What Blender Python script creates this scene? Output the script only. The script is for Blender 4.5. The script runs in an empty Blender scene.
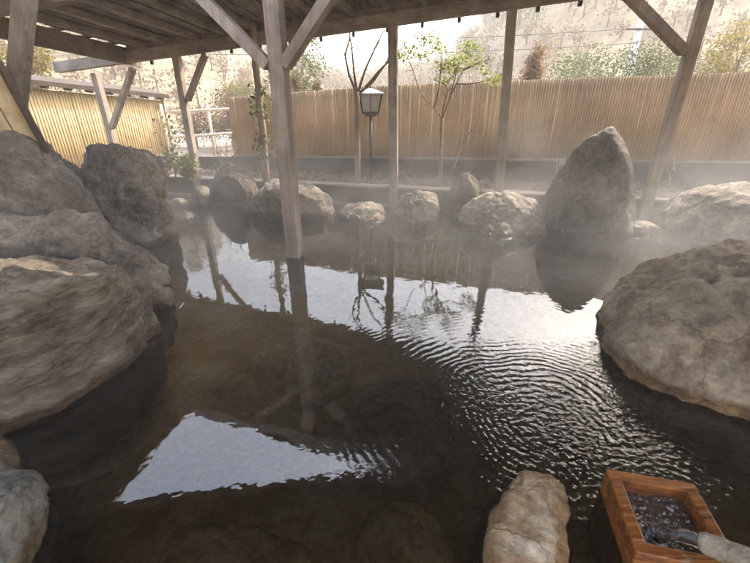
import bpy, bmesh, math, random
from mathutils import Vector, Matrix, noise
from mathutils.bvhtree import BVHTree
R = math.radians
random.seed(7)
scene = bpy.context.scene
col = scene.collection
PI = math.pi

# ------------------------------------------------------------ camera
W0, H0, FPX, CAMH = 750.0, 563.0, 400.0, 1.5
PITCH = math.atan(FPX / 870.0)
cd = bpy.data.cameras.new('camera'); cam = bpy.data.objects.new('camera', cd); col.objects.link(cam)
cam.location = (0, 0, CAMH); cam.rotation_euler = (PI / 2 - PITCH, 0, 0)
cd.sensor_width = 36; cd.lens = 36 * FPX / W0; cd.clip_start = 0.02; cd.clip_end = 2000
scene.camera = cam
# ------------------------------------------------------------ light
SUN_EL, SUN_AZ = 42.0, 50.0          # azimuth: degrees right of +Y
world = bpy.data.worlds.new('World'); scene.world = world; world.use_nodes = True
nt = world.node_tree; bg = nt.nodes['Background']
sky = nt.nodes.new('ShaderNodeTexSky'); sky.sky_type = 'NISHITA'; sky.sun_disc = False
sky.sun_elevation = R(SUN_EL); sky.sun_rotation = R(SUN_AZ)
sky.dust_density = 4.0; sky.air_density = 1.2; sky.ozone_density = 1.0
nt.links.new(sky.outputs[0], bg.inputs[0]); bg.inputs[1].default_value = 0.15
sl = bpy.data.lights.new('sun', 'SUN'); sl.energy = 2.0; sl.angle = R(0.6); sl.color = (1.0, 0.90, 0.76)
so = bpy.data.objects.new('sun', sl); col.objects.link(so)
sdir = Vector((math.sin(R(SUN_AZ)) * math.cos(R(SUN_EL)), math.cos(R(SUN_AZ)) * math.cos(R(SUN_EL)), math.sin(R(SUN_EL))))
so.rotation_euler = sdir.to_track_quat('Z', 'Y').to_euler(); so.location = (10, 20, 20)
vs = scene.view_settings; vs.view_transform = 'Standard'; vs.look = 'None'; vs.gamma = 1; vs.use_curve_mapping = False
vs.exposure = 2.9
scene.render.engine = 'CYCLES'
cy = scene.cycles
cy.use_denoising = True; cy.max_bounces = 10; cy.diffuse_bounces = 5; cy.glossy_bounces = 3
cy.transparent_max_bounces = 12; cy.transmission_bounces = 4; cy.volume_bounces = 1
cy.caustics_reflective = False; cy.caustics_refractive = False
cy.volume_step_rate = 1.0; cy.volume_max_steps = 128

# ------------------------------------------------------------ helpers: points seen at a pixel of the 750 x 563 survey
def ray(px, py):
    x = (px - 375) / FPX; y = -(py - 281.5) / FPX
    return Vector((x, math.cos(PITCH) + y * math.sin(PITCH), -math.sin(PITCH) + y * math.cos(PITCH)))
def P(px, py, z=0.0):
    v = ray(px, py); t = (z - CAMH) / v.z
    return Vector((0, 0, CAMH)) + v * t
def Q(px, py, Y):
    v = ray(px, py)
    return Vector((0, 0, CAMH)) + v * (Y / v.y)

# ------------------------------------------------------------ materials
def mat(name):
    m = bpy.data.materials.new(name); m.use_nodes = True
    return m, m.node_tree, m.node_tree.nodes['Principled BSDF']
def noise_node(t, scale, detail=6, rough=0.6, vec=None, dist=0.0):
    n = t.nodes.new('ShaderNodeTexNoise'); n.inputs['Scale'].default_value = scale
    n.inputs['Detail'].default_value = detail; n.inputs['Roughness'].default_value = rough
    n.inputs['Distortion'].default_value = dist
    if vec: t.links.new(vec, n.inputs['Vector'])
    return n
def ramp(t, fac, stops):
    r = t.nodes.new('ShaderNodeValToRGB'); e = r.color_ramp.elements
    while len(e) < len(stops): e.new(0.5)
    for i, (p, c) in enumerate(stops):
        e[i].position = p; e[i].color = (c[0], c[1], c[2], 1)
    t.links.new(fac, r.inputs[0]); return r
def mixc(t, fac, a, b, mode='MIX'):
    m = t.nodes.new('ShaderNodeMix'); m.data_type = 'RGBA'; m.blend_type = mode
    if isinstance(fac, float): m.inputs[0].default_value = fac
    else: t.links.new(fac, m.inputs[0])
    for s, v in ((6, a), (7, b)):
        if isinstance(v, tuple): m.inputs[s].default_value = (v[0], v[1], v[2], 1)
        else: t.links.new(v, m.inputs[s])
    return m.outputs[2]
def objcoord(t, scale=(1, 1, 1)):
    c = t.nodes.new('ShaderNodeTexCoord'); mp = t.nodes.new('ShaderNodeMapping')
    mp.inputs['Scale'].default_value = scale
    t.links.new(c.outputs['Object'], mp.inputs['Vector']); return mp.outputs[0]
def bump(t, b, h, strength=0.4, dist=0.02):
    n = t.nodes.new('ShaderNodeBump'); n.inputs['Strength'].default_value = strength
    n.inputs['Distance'].default_value = dist
    t.links.new(h, n.inputs['Height']); t.links.new(n.outputs[0], b.inputs['Normal'])
    return n

def rock_mat(name, dark, mid, light, moss=0.0, rough=0.85, stretch=(1, 1, 1), wet=0.10):
    m, t, b = mat(name)
    v = objcoord(t, stretch)
    n1 = noise_node(t, 2.3, 8, 0.68, v, 0.6)
    r1 = ramp(t, n1.outputs[0], [(0.34, dark), (0.5, mid), (0.68, light)])
    n2 = noise_node(t, 22, 6, 0.7, v)
    r2 = ramp(t, n2.outputs[0], [(0.3, (0.55, 0.55, 0.55)), (0.7, (1.25, 1.25, 1.25))])
    c = mixc(t, 1.0, r1.outputs[0], r2.outputs[0], 'MULTIPLY')
    # cracks and veins
    vo = t.nodes.new('ShaderNodeTexVoronoi'); vo.feature = 'DISTANCE_TO_EDGE'; vo.inputs['Scale'].default_value = 3.4
    vn = noise_node(t, 3.0, 5, 0.6, v)
    mv = mixc(t, 0.30, v, vn.outputs[1]); t.links.new(mv, vo.inputs['Vector'])
    rc = ramp(t, vo.outputs[0], [(0.0, (0.45, 0.42, 0.4)), (0.035, (1, 1, 1))])
    c = mixc(t, 0.55 if wet > 0 else 0.12, c, rc.outputs[0], 'MULTIPLY')
    # lichen and pale mineral crust
    n3 = noise_node(t, 6.5, 8, 0.75, v, 1.0)
    r3 = ramp(t, n3.outputs[0], [(0.56, (0, 0, 0)), (0.68, (1, 1, 1))])
    c = mixc(t, r3.outputs[0], c, mixc(t, 0.5, c, (light[0] * 1.15, light[1] * 1.15, light[2] * 1.12)))
    if moss:
        n4 = noise_node(t, 4.0, 8, 0.7, v, 0.5)
        r4 = ramp(t, n4.outputs[0], [(0.5, (0, 0, 0)), (0.62, (moss, moss, moss))])
        c = mixc(t, r4.outputs[0], c, (0.045, 0.06, 0.03))
    # tide line: wet and brown just over the water
    g = t.nodes.new('ShaderNodeNewGeometry'); sx = t.nodes.new('ShaderNodeSeparateXYZ')
    t.links.new(g.outputs['Position'], sx.inputs[0])
    nz = noise_node(t, 5, 4, 0.6, v)
    ma = t.nodes.new('ShaderNodeMath'); ma.operation = 'MULTIPLY_ADD'; ma.inputs[1].default_value = -wet; t.links.new(nz.outputs[0], ma.inputs[0])
    t.links.new(sx.outputs[2], ma.inputs[2])
    rw = ramp(t, ma.outputs[0], [(0.0, (1, 1, 1)), (0.035, (0, 0, 0))])
    c0 = c
    c = mixc(t, rw.outputs[0], c, mixc(t, 1.0, c, (0.55, 0.42, 0.27), 'MULTIPLY'))
    if wet > 0: pass
    else: c = c0
    t.links.new(c, b.inputs['Base Color'])
    rr = t.nodes.new('ShaderNodeMapRange'); t.links.new(rw.outputs[0], rr.inputs[0])
    rr.inputs[3].default_value = rough; rr.inputs[4].default_value = 0.25
    t.links.new(rr.outputs[0], b.inputs['Roughness'])
    h1 = noise_node(t, 9, 10, 0.72, v, 0.4)
    a = t.nodes.new('ShaderNodeMath'); a.operation = 'MULTIPLY_ADD'
    t.links.new(rc.outputs[0], a.inputs[0]); a.inputs[1].default_value = 0.22 if wet > 0 else 0.03; t.links.new(h1.outputs[0], a.inputs[2])
    bump(t, b, a.outputs[0], 1.0, 0.06)
    return m

M = {}
M['rock_grey'] = rock_mat('grey_rock', (0.085, 0.07, 0.055), (0.205, 0.17, 0.135), (0.40, 0.345, 0.28))
M['rock_brown'] = rock_mat('brown_rock', (0.085, 0.07, 0.056), (0.185, 0.155, 0.13), (0.32, 0.275, 0.23))
M['rock_dark'] = rock_mat('dark_rock', (0.065, 0.05, 0.038), (0.12, 0.095, 0.075), (0.22, 0.185, 0.15))
M['rock_pale'] = rock_mat('pale_rock', (0.13, 0.108, 0.085), (0.29, 0.248, 0.20), (0.48, 0.42, 0.35))
M['rock_strata'] = rock_mat('layered_rock', (0.075, 0.058, 0.043), (0.225, 0.18, 0.135), (0.44, 0.375, 0.295), stretch=(0.8, 0.8, 2.6))
M['rock_moss'] = rock_mat('mossy_rock', (0.16, 0.15, 0.12), (0.30, 0.28, 0.235), (0.46, 0.44, 0.39), moss=0.75)
M['rock_warm'] = rock_mat('warm_rock', (0.17, 0.12, 0.075), (0.37, 0.285, 0.195), (0.58, 0.475, 0.35))
M['rock_wetpale'] = rock_mat('wet_pale_rock', (0.44, 0.27, 0.12), (0.76, 0.63, 0.47), (0.88, 0.80, 0.68), rough=0.14, wet=0.09)
M['rock_sunk'] = rock_mat('sunken_rock', (0.42, 0.25, 0.09), (0.68, 0.46, 0.20), (0.84, 0.66, 0.36), rough=0.6, wet=0.0)

def wood_mat(name, dark, light, rough=0.75, spec=0.3, s=(3, 3, 3), along=2, fine=14.0):
    m, t, b = mat(name)
    sc = [fine, fine, fine]; sc[along] = 0.9
    v = objcoord(t, tuple(sc))
    n = noise_node(t, 1.6, 8, 0.65, v, 0.8)
    v2 = objcoord(t, s); n2 = noise_node(t, 1.2, 6, 0.6, v2)
    r = ramp(t, n.outputs[0], [(0.3, dark), (0.7, light)])
    r2 = ramp(t, n2.outputs[0], [(0.3, (0.6, 0.6, 0.6)), (0.7, (1.2, 1.2, 1.2))])
    t.links.new(mixc(t, 1.0, r.outputs[0], r2.outputs[0], 'MULTIPLY'), b.inputs['Base Color'])
    b.inputs['Roughness'].default_value = rough; b.inputs['Specular IOR Level'].default_value = spec
    bump(t, b, n.outputs[0], 0.35, 0.006)
    return m
M['post'] = wood_mat('weathered_post_timber', (0.19, 0.15, 0.12), (0.36, 0.30, 0.25))
M['beam'] = wood_mat('weathered_beam_timber', (0.16, 0.13, 0.11), (0.29, 0.245, 0.21), along=0)
M['deck'] = wood_mat('roof_deck_boards', (0.16, 0.14, 0.125), (0.38, 0.345, 0.315), along=1, fine=10.0)
M['joist'] = wood_mat('roof_joists', (0.19, 0.165, 0.14), (0.34, 0.30, 0.265), along=1)
M['kerb'] = wood_mat('dark_wet_kerb_timber', (0.035, 0.022, 0.015), (0.085, 0.055, 0.038), along=0, rough=0.5)
M['strip'] = wood_mat('pale_edge_strip', (0.17, 0.14, 0.11), (0.30, 0.255, 0.21), along=0)
M['box'] = wood_mat('wet_orange_cedar', (0.075, 0.024, 0.007), (0.33, 0.12, 0.026), rough=0.14, spec=0.7, s=(9, 9, 9), along=0, fine=30.0)
M['bark'] = wood_mat('brown_bark', (0.17, 0.125, 0.095), (0.34, 0.27, 0.215), rough=0.9)
M['bark_pale'] = wood_mat('pale_bark', (0.30, 0.25, 0.20), (0.52, 0.46, 0.39), rough=0.9)
M['panelwood'] = wood_mat('tan_board', (0.44, 0.34, 0.20), (0.64, 0.52, 0.33))
M['browntrim'] = wood_mat('brown_trim', (0.045, 0.032, 0.025), (0.095, 0.07, 0.052), along=0)

def simple(name, c, rough=0.7, metal=0.0, var=0.25, scale=12.0):
    m, t, b = mat(name)
    n = noise_node(t, scale, 6, 0.65, objcoord(t))
    r = ramp(t, n.outputs[0], [(0.3, tuple(x * (1 - var) for x in c)), (0.7, tuple(min(1, x * (1 + var)) for x in c))])
    t.links.new(r.outputs[0], b.inputs['Base Color']); b.inputs['Roughness'].default_value = rough
    b.inputs['Metallic'].default_value = metal
    bump(t, b, n.outputs[0], 0.25, 0.01)
    return m
M['concrete'] = simple('stained_concrete', (0.085, 0.072, 0.06), 0.9, var=0.5, scale=3.0)
M['soil'] = simple('dark_soil', (0.085, 0.06, 0.045), 0.95, var=0.5, scale=9)
M['ground'] = simple('dry_ground', (0.20, 0.16, 0.12), 0.95, var=0.4, scale=0.6)
M['deckstone'] = simple('wet_stone_deck', (0.34, 0.31, 0.28), 0.6, var=0.2, scale=5)
M['gravel'] = simple('pale_gravel', (0.30, 0.26, 0.22), 0.9, var=0.4, scale=30)
M['lampmetal'] = simple('dark_bronze', (0.045, 0.035, 0.03), 0.5, 0.3)
M['lamproof'] = simple('pale_grey_metal', (0.42, 0.41, 0.38), 0.55, 0.2, var=0.1)
M['road'] = simple('pale_road', (0.22, 0.20, 0.18), 0.9, var=0.1, scale=0.5)
M['conc_pole'] = simple('pale_concrete_pole', (0.55, 0.52, 0.48), 0.8, var=0.1)
M['wire'] = simple('black_cable', (0.03, 0.03, 0.03), 0.6)
M['plaster'] = simple('bounce_plaster', (0.62, 0.56, 0.48), 0.9, var=0.08, scale=4)  # pale tone so the added bathhouse wall bounces light
M['spout'] = rock_mat('worn_white_stone', (0.36, 0.27, 0.17), (0.56, 0.48, 0.37), (0.72, 0.66, 0.56), rough=0.3)

def glass_mat():
    m, t, b = mat('frosted_lamp_glass')
    b.inputs['Base Color'].default_value = (0.55, 0.53, 0.46, 1); b.inputs['Roughness'].default_value = 0.35
    b.inputs['Transmission Weight'].default_value = 0.55
    return m
M['lampglass'] = glass_mat()

def reed_mat(name, dark, light, trans=0.25):
    m, t, b = mat(name)
    v = objcoord(t, (16, 16, 0.8)); n = noise_node(t, 1.5, 6, 0.6, v)
    v2 = objcoord(t, (1.2, 1.2, 1.2)); n2 = noise_node(t, 1.0, 6, 0.7, v2)
    r = ramp(t, n.outputs[0], [(0.3, dark), (0.7, light)])
    r2 = ramp(t, n2.outputs[0], [(0.3, (0.72, 0.70, 0.68)), (0.7, (1.15, 1.15, 1.15))])
    c = mixc(t, 1.0, r.outputs[0], r2.outputs[0], 'MULTIPLY')
    t.links.new(c, b.inputs['Base Color']); b.inputs['Roughness'].default_value = 0.6
    tr = t.nodes.new('ShaderNodeBsdfTranslucent'); t.links.new(c, tr.inputs[0])
    mx = t.nodes.new('ShaderNodeMixShader'); mx.inputs[0].default_value = trans
    t.links.new(b.outputs[0], mx.inputs[1]); t.links.new(tr.outputs[0], mx.inputs[2])
    t.links.new(mx.outputs[0], t.nodes['Material Output'].inputs[0])
    return m
M['reed'] = reed_mat('brown_reed', (0.41, 0.31, 0.19), (0.52, 0.40, 0.255), 0.30)
M['reed_yellow'] = reed_mat('yellow_reed', (0.49, 0.35, 0.165), (0.63, 0.48, 0.25), 0.15)
M['bamboo'] = simple('pale_bamboo', (0.55, 0.48, 0.36), 0.5, var=0.15)

def leaf_mat(name, c, trans=0.45, var=0.4):
    m, t, b = mat(name)
    n = noise_node(t, 2.5, 4, 0.6, objcoord(t))
    r = ramp(t, n.outputs[0], [(0.3, tuple(x * (1 - var) for x in c)), (0.7, tuple(min(1, x * (1 + var)) for x in c))])
    t.links.new(r.outputs[0], b.inputs['Base Color']); b.inputs['Roughness'].default_value = 0.6
    tr = t.nodes.new('ShaderNodeBsdfTranslucent'); t.links.new(r.outputs[0], tr.inputs[0])
    mx = t.nodes.new('ShaderNodeMixShader'); mx.inputs[0].default_value = trans
    t.links.new(b.outputs[0], mx.inputs[1]); t.links.new(tr.outputs[0], mx.inputs[2])
    t.links.new(mx.outputs[0], t.nodes['Material Output'].inputs[0])
    return m
M['leaf_green'] = leaf_mat('fresh_green_leaf', (0.22, 0.25, 0.07))
M['leaf_dark'] = leaf_mat('dull_green_leaf', (0.075, 0.095, 0.03))
M['leaf_olive'] = leaf_mat('olive_leaf', (0.14, 0.15, 0.045))
M['leaf_rust'] = leaf_mat('rust_leaf', (0.15, 0.105, 0.06))
M['leaf_orange'] = leaf_mat('orange_leaf', (0.20, 0.13, 0.07))
M['leaf_dry'] = leaf_mat('dry_leaf', (0.20, 0.14, 0.09), 0.2)
M['leaf_yellow'] = leaf_mat('yellow_leaf', (0.19, 0.155, 0.045))
M['autumn'] = simple('sunken_orange_leaf', (0.55, 0.22, 0.04), 0.5)

# ------------------------------------------------------------ mesh helpers
class MB:
    def __init__(s): s.v = []; s.f = []
    def add(s, vs, fs):
        o = len(s.v); s.v += [tuple(x) for x in vs]; s.f += [tuple(i + o for i in f) for f in fs]
    def prism(s, a, b, w, h, up=Vector((0, 0, 1))):
        a = Vector(a); b = Vector(b); d = (b - a).normalized()
        side = d.cross(up)
        if side.length < 1e-4: side = Vector((1, 0, 0))
        side.normalize(); u = side.cross(d).normalized()
        vs = []
        for p in (a, b):
            for i, j in ((-1, -1), (1, -1), (1, 1), (-1, 1)): vs.append(p + side * (w / 2 * i) + u * (h / 2 * j))
        s.add(vs, [(0, 1, 2, 3), (7, 6, 5, 4), (0, 4, 5, 1), (1, 5, 6, 2), (2, 6, 7, 3), (3, 7, 4, 0)])
    def tube(s, pts, rads, n=6, cap=True):
        pts = [Vector(p) for p in pts]; k = len(pts); o = len(s.v); prev = None
        for i, p in enumerate(pts):
            d = (pts[min(i + 1, k - 1)] - pts[max(i - 1, 0)]).normalized()
            ref = prev if prev is not None else (Vector((1, 0, 0)) if abs(d.x) < 0.8 else Vector((0, 1, 0)))
            sd = (ref - d * ref.dot(d)).normalized(); u = d.cross(sd); prev = sd
            for j in range(n):
                a = 2 * PI * j / n; s.v.append(tuple(p + (sd * math.cos(a) + u * math.sin(a)) * rads[i]))
        for i in range(k - 1):
            for j in range(n):
                s.f.append((o + i * n + j, o + i * n + (j + 1) % n, o + (i + 1) * n + (j + 1) % n, o + (i + 1) * n + j))
        if cap:
            s.f.append(tuple(o + j for j in reversed(range(n)))); s.f.append(tuple(o + (k - 1) * n + j for j in range(n)))
    def leaf(s, p, size, nrm=None):
        p = Vector(p)
        a = Vector([random.uniform(-1, 1) for _ in range(3)]).normalized()
        b = a.cross(Vector([random.uniform(-1, 1) for _ in range(3)])).normalized()
        w = size * 0.34
        s.add([p, p + a * size * 0.5 + b * w, p + a * size, p + a * size * 0.5 - b * w], [(0, 1, 2, 3)])
    def build(s, name, m, parent=None, smooth=False, bevel=0, loc=None):
        me = bpy.data.meshes.new(name); me.from_pydata(s.v, [], s.f); me.update()
        o = bpy.data.objects.new(name, me); col.objects.link(o); me.materials.append(m)
        if smooth:
            for p in me.polygons: p.use_smooth = True
        if bevel:
            md = o.modifiers.new('bevel', 'BEVEL'); md.width = bevel; md.segments = 2; md.limit_method = 'ANGLE'
        if parent is not None:
            o.parent = parent; o.matrix_parent_inverse = parent.matrix_basis.inverted()
        elif loc is not None:
            loc = Vector(loc); me.transform(Matrix.Translation(-loc)); o.location = loc
        return o
def tag(o, label=None, cat=None, group=None, kind=None):
    for k, v in (('label', label), ('category', cat), ('group', group), ('kind', kind)):
        if v: o[k] = v
    return o
def empty(name, loc, label=None, cat=None, group=None):
    e = bpy.data.objects.new(name, None); col.objects.link(e); e.location = loc; e.empty_display_size = 0.2
    return tag(e, label, cat, group)

# ============================================================ SETTING
# lines in plan: the kerb (and back row of posts) and the retaining wall
def kerbY(x): return 6.06 - 0.235 * x
def wallY(x): return 7.08 - 0.20 * x
def wallZ(x): return 0.55 + 0.014 * x
UX = Vector((1, -0.235, 0)).normalized(); UY = Vector((0.235, 1, 0)).normalized()
XL, XR = -4.1, 5.4

# ground sheet with the pool cut out of it, running out to the hills
gm = MB()
hole = [(XL, 0.35), (XR, 0.35), (XR, kerbY(XR) + 0.10), (XL, kerbY(XL) + 0.10)]
big = [(-260, -60), (260, -60), (260, 320), (-260, 320)]
Z = 0.12
gm.add([(x, y, Z) for x, y in hole] + [(x, y, Z) for x, y in big], [(0, 4, 5, 1)[::1], (1, 5, 6, 2), (2, 6, 7, 3), (3, 7, 4, 0)])
tag(gm.build('ground', M['ground']), 'dry brown ground around the pool and out to the hills', kind='structure')
# pool basin
pb = MB(); D = -0.50
pb.add([(x, y, Z - 0.002) for x, y in hole] + [(x, y, D) for x, y in hole], [(0, 1, 5, 4), (1, 2, 6, 5), (2, 3, 7, 6), (3, 0, 4, 7)])
# uneven stony bottom
N = 90; o = len(pb.v); vs = []
for j in range(N + 1):
    for i in range(N + 1):
        x = XL + (XR - XL) * i / N; y0 = 0.35; y1 = kerbY(x) + 0.10; y = y0 + (y1 - y0) * j / N
        vs.append((x, y, D + 0.02 + 0.10 * noise.noise(Vector((x * 1.3, y * 1.3, 0))) + 0.03 * noise.noise(Vector((x * 6, y * 6, 3)))))
pb.add(vs, [(j * (N + 1) + i, j * (N + 1) + i + 1, (j + 1) * (N + 1) + i + 1, (j + 1) * (N + 1) + i) for j in range(N) for i in range(N)])
tag(pb.build('pool_floor', M['rock_sunk'], smooth=False), 'brown stony bottom and sides of the hot spring pool', kind='structure')

# water body: a closed volume, its surface rippled
def water_mat():
    m, t, b = mat('hot_spring_water'); t.nodes.remove(b)
    out = t.nodes['Material Output']
    g = t.nodes.new('ShaderNodeNewGeometry')
    def math_(op, a, b_=None, c=None):
        n = t.nodes.new('ShaderNodeMath'); n.operation = op
        for i, v in enumerate((a, b_, c)):
            if v is None: continue
            if isinstance(v, (int, float)): n.inputs[i].default_value = v
            else: t.links.new(v, n.inputs[i])
        return n.outputs[0]
    def rings(cx, cy, wl, fall, amp):
        vd = t.nodes.new('ShaderNodeVectorMath'); vd.operation = 'DISTANCE'
        wn = noise_node(t, 1.7, 3, 0.5, g.outputs['Position'])
        vm = t.nodes.new('ShaderNodeVectorMath'); vm.operation = 'MULTIPLY_ADD'
        t.links.new(wn.outputs[1], vm.inputs[0]); vm.inputs[1].default_value = (0.34, 0.34, 0); t.links.new(g.outputs['Position'], vm.inputs[2])
        t.links.new(vm.outputs[0], vd.inputs[0]); vd.inputs[1].default_value = (cx + 0.17, cy + 0.17, 0)
        d = vd.outputs['Value']
        s = math_('SINE', math_('MULTIPLY', math_('POWER', d, 0.9), 2 * PI / wl))
        e = math_('POWER', 2.718, math_('MULTIPLY', math_('MULTIPLY', d, d), -1.0 / fall))
        e = math_('MULTIPLY', e, math_('SUBTRACT', 1.15, math_('POWER', 2.718, math_('MULTIPLY', math_('MULTIPLY', d, d), -14.0))))
        an = noise_node(t, 2.6, 3, 0.6, g.outputs['Position']); am = math_('MULTIPLY', math_('POWER', an.outputs[0], 2.0), 4.0)
        return math_('MULTIPLY', math_('MULTIPLY', math_('MULTIPLY', s, am), e), amp)
    h = rings(RC[0], RC[1], 0.044, 0.50, 0.00070)
    h = math_('ADD', h, rings(RC[0] + 0.35, RC[1] - 0.55, 0.036, 0.18, 0.0006))
    # fine choppy water near the inlet
    vd = t.nodes.new('ShaderNodeVectorMath'); vd.operation = 'DISTANCE'
    t.links.new(g.outputs['Position'], vd.inputs[0]); vd.inputs[1].default_value = (RC[0] + 0.1, RC[1] - 0.2, 0)
    env = math_('POWER', 2.718, math_('MULTIPLY', math_('MULTIPLY', vd.outputs['Value'], vd.outputs['Value']), -2.4))
    nn = noise_node(t, 30, 3, 0.5, g.outputs['Position'])
    h = math_('ADD', h, math_('MULTIPLY', math_('MULTIPLY', nn.outputs[0], env), 0.0085))
    # broad gentle undulation over all of the pool
    n1 = noise_node(t, 4.2, 3, 0.5, g.outputs['Position']); h = math_('ADD', h, math_('MULTIPLY', n1.outputs[0], 0.0017))
    n2 = noise_node(t, 15, 2, 0.5, g.outputs['Position']); h = math_('ADD', h, math_('MULTIPLY', n2.outputs[0], 0.0002))
    bp = t.nodes.new('ShaderNodeBump'); bp.inputs['Strength'].default_value = 1.0; bp.inputs['Distance'].default_value = 1.0
    t.links.new(h, bp.inputs['Height'])
    fr = t.nodes.new('ShaderNodeFresnel'); fr.inputs['IOR'].default_value = 1.9; t.links.new(bp.outputs[0], fr.inputs['Normal'])
    gl = t.nodes.new('ShaderNodeBsdfGlossy'); gl.inputs['Roughness'].default_value = 0.015; t.links.new(bp.outputs[0], gl.inputs['Normal'])
    tr = t.nodes.new('ShaderNodeBsdfTransparent'); mx = t.nodes.new('ShaderNodeMixShader')
    t.links.new(fr.outputs[0], mx.inputs[0]); t.links.new(tr.outputs[0], mx.inputs[1]); t.links.new(gl.outputs[0], mx.inputs[2])
    t.links.new(mx.outputs[0], out.inputs[0])
    pv = t.nodes.new('ShaderNodeVolumePrincipled'); pv.inputs['Density'].default_value = 0.75
    pv.inputs['Color'].default_value = (0.46, 0.30, 0.11, 1); pv.inputs['Absorption Color'].default_value = (0.62, 0.36, 0.12, 1)
    t.links.new(pv.outputs[0], out.inputs['Volume'])
    return m
rc = P(540, 415, 0); RC = (rc.x, rc.y)
M['water'] = water_mat()
wm = MB(); e = 0.004
wp = [(XL + e, 0.35 + e), (XR - e, 0.35 + e), (XR - e, kerbY(XR) + 0.095), (XL + e, kerbY(XL) + 0.095)]
wm.add([(x, y, 0) for x, y in wp] + [(x, y, D - 0.2) for x, y in wp], [(0, 1, 2, 3), (7, 6, 5, 4), (0, 4, 5, 1), (1, 5, 6, 2), (2, 6, 7, 3), (3, 7, 4, 0)])
tag(wm.build('water', M['water']), 'dark brown hot spring water with ripples', kind='structure')

# bathers' stone deck behind and under the camera
dk = MB(); dk.prism((-9, -2.65, 0.065), (9, -2.65, 0.065), 5.9, 0.13)
tag(dk.build('bathing_deck', M['deckstone']), 'wet stone deck along the near edge of the pool', kind='structure')

# kerb, bed, wall
kx0, kx1 = -3.95, 7.6
kb = empty('pool_kerb', (0, 6.06, 0), 'dark timber kerb with a pale strip along the back edge of the pool', 'kerb')
m_ = MB(); m_.prism((kx0, kerbY(kx0) + 0.07, -0.15), (kx1, kerbY(kx1) + 0.07, -0.15), 0.16, 0.84)
m_.build('kerb_face', M['kerb'], kb, bevel=0.008)
m_ = MB(); m_.prism((kx0, kerbY(kx0) + 0.06, 0.282), (kx1, kerbY(kx1) + 0.06, 0.282), 0.20, 0.028); m_.build('top_strip', M['strip'], kb, bevel=0.004)
m_ = MB(); m_.prism((kx0, kerbY(kx0) - 0.035, 0.012), (kx1, kerbY(kx1) - 0.035, 0.012), 0.05, 0.03); m_.build('water_strip', M['strip'], kb, bevel=0.004)
bd = MB(); N = 110; vs = []; L = 8
for i in range(N + 1):
    x = kx0 + (kx1 - kx0) * i / N
    for j in range(L + 1):
        y0 = kerbY(x) + 0.16; y1 = wallY(x) - 0.02; y = y0 + (y1 - y0) * j / L
        vs.append((x, y, 0.26 + 0.05 * math.sin(PI * j / L) + 0.03 * noise.noise(Vector((x * 3, y * 3, 1)))))
bd.add(vs, [(i * (L + 1) + j, (i + 1) * (L + 1) + j, (i + 1) * (L + 1) + j + 1, i * (L + 1) + j + 1) for i in range(N) for j in range(L)])
tag(bd.build('planting_bed', M['soil'], smooth=True), 'dark soil bed between the kerb and the wall', kind='structure')
# litter on the bed
lt = MB()
for i in range(2600):
    x = random.uniform(kx0, kx1); y0 = kerbY(x) + 0.18; y = random.uniform(y0, wallY(x) - 0.05)
    if noise.noise(Vector((x * 1.7, y * 1.5, 9))) < -0.15: continue
    lt.leaf((x, y, 0.29 + random.uniform(0, 0.035)), random.uniform(0.03, 0.08))
for i in range(420):
    x = random.uniform(kx0, kx1); y = random.uniform(kerbY(x) + 0.2, wallY(x) - 0.05)
    a = random.uniform(0, 2 * PI); l = random.uniform(0.05, 0.2)
    p = Vector((x, y, 0.29)); q = p + Vector((math.cos(a) * l, math.sin(a) * l, random.uniform(0.0, 0.14)))
    lt.tube([p, q], [0.004, 0.0015], 3, False)
tag(lt.build('leaf_litter', M['leaf_dry']), 'dry leaves and twigs strewn on the bed', kind='stuff')
gv = MB()
for i in range(900):
    px = random.uniform(628, 700); x0 = P(px, 196, 0.28); x = x0.x; y = kerbY(x) + 0.18 + abs(random.gauss(0, 0.12))
    r = random.uniform(0.012, 0.03); z = 0.29 + r * 0.4
    c = Vector((x, y, z)); sc_ = [random.uniform(0.7, 1.3) * r for _ in range(3)]
    gv.add([c + Vector((sc_[0], 0, 0)), c - Vector((sc_[0], 0, 0)), c + Vector((0, sc_[1], 0)), c - Vector((0, sc_[1], 0)), c + Vector((0, 0, sc_[2])), c - Vector((0, 0, sc_[2]))],
           [(0, 2, 4), (2, 1, 4), (1, 3, 4), (3, 0, 4), (2, 0, 5), (1, 2, 5), (3, 1, 5), (0, 3, 5)])
tag(gv.build('gravel', M['gravel']), 'pale gravel on the bed right of the big pointed boulder', kind='stuff')

rw = MB(); xa, xb = -4.6, 9.0
for k in range(40):
    x0 = xa + (xb - xa) * k / 40; x1 = xa + (xb - xa) * (k + 1) / 40
    pa = [(x0, wallY(x0) + d, z) for d in (0, 0.16) for z in (0.0, wallZ(x0))]; pb_ = [(x1, wallY(x1) + d, z) for d in (0, 0.16) for z in (0.0, wallZ(x1))]
    rw.add(pa + pb_, [(0, 4, 5, 1), (1, 5, 7, 3), (2, 3, 7, 6)])
o = rw.build('retaining_wall', M['concrete'], loc=(0, 7.1, 0)); tag(o, 'low stained concrete wall behind the bed, under the brown reed fence', 'wall')

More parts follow.
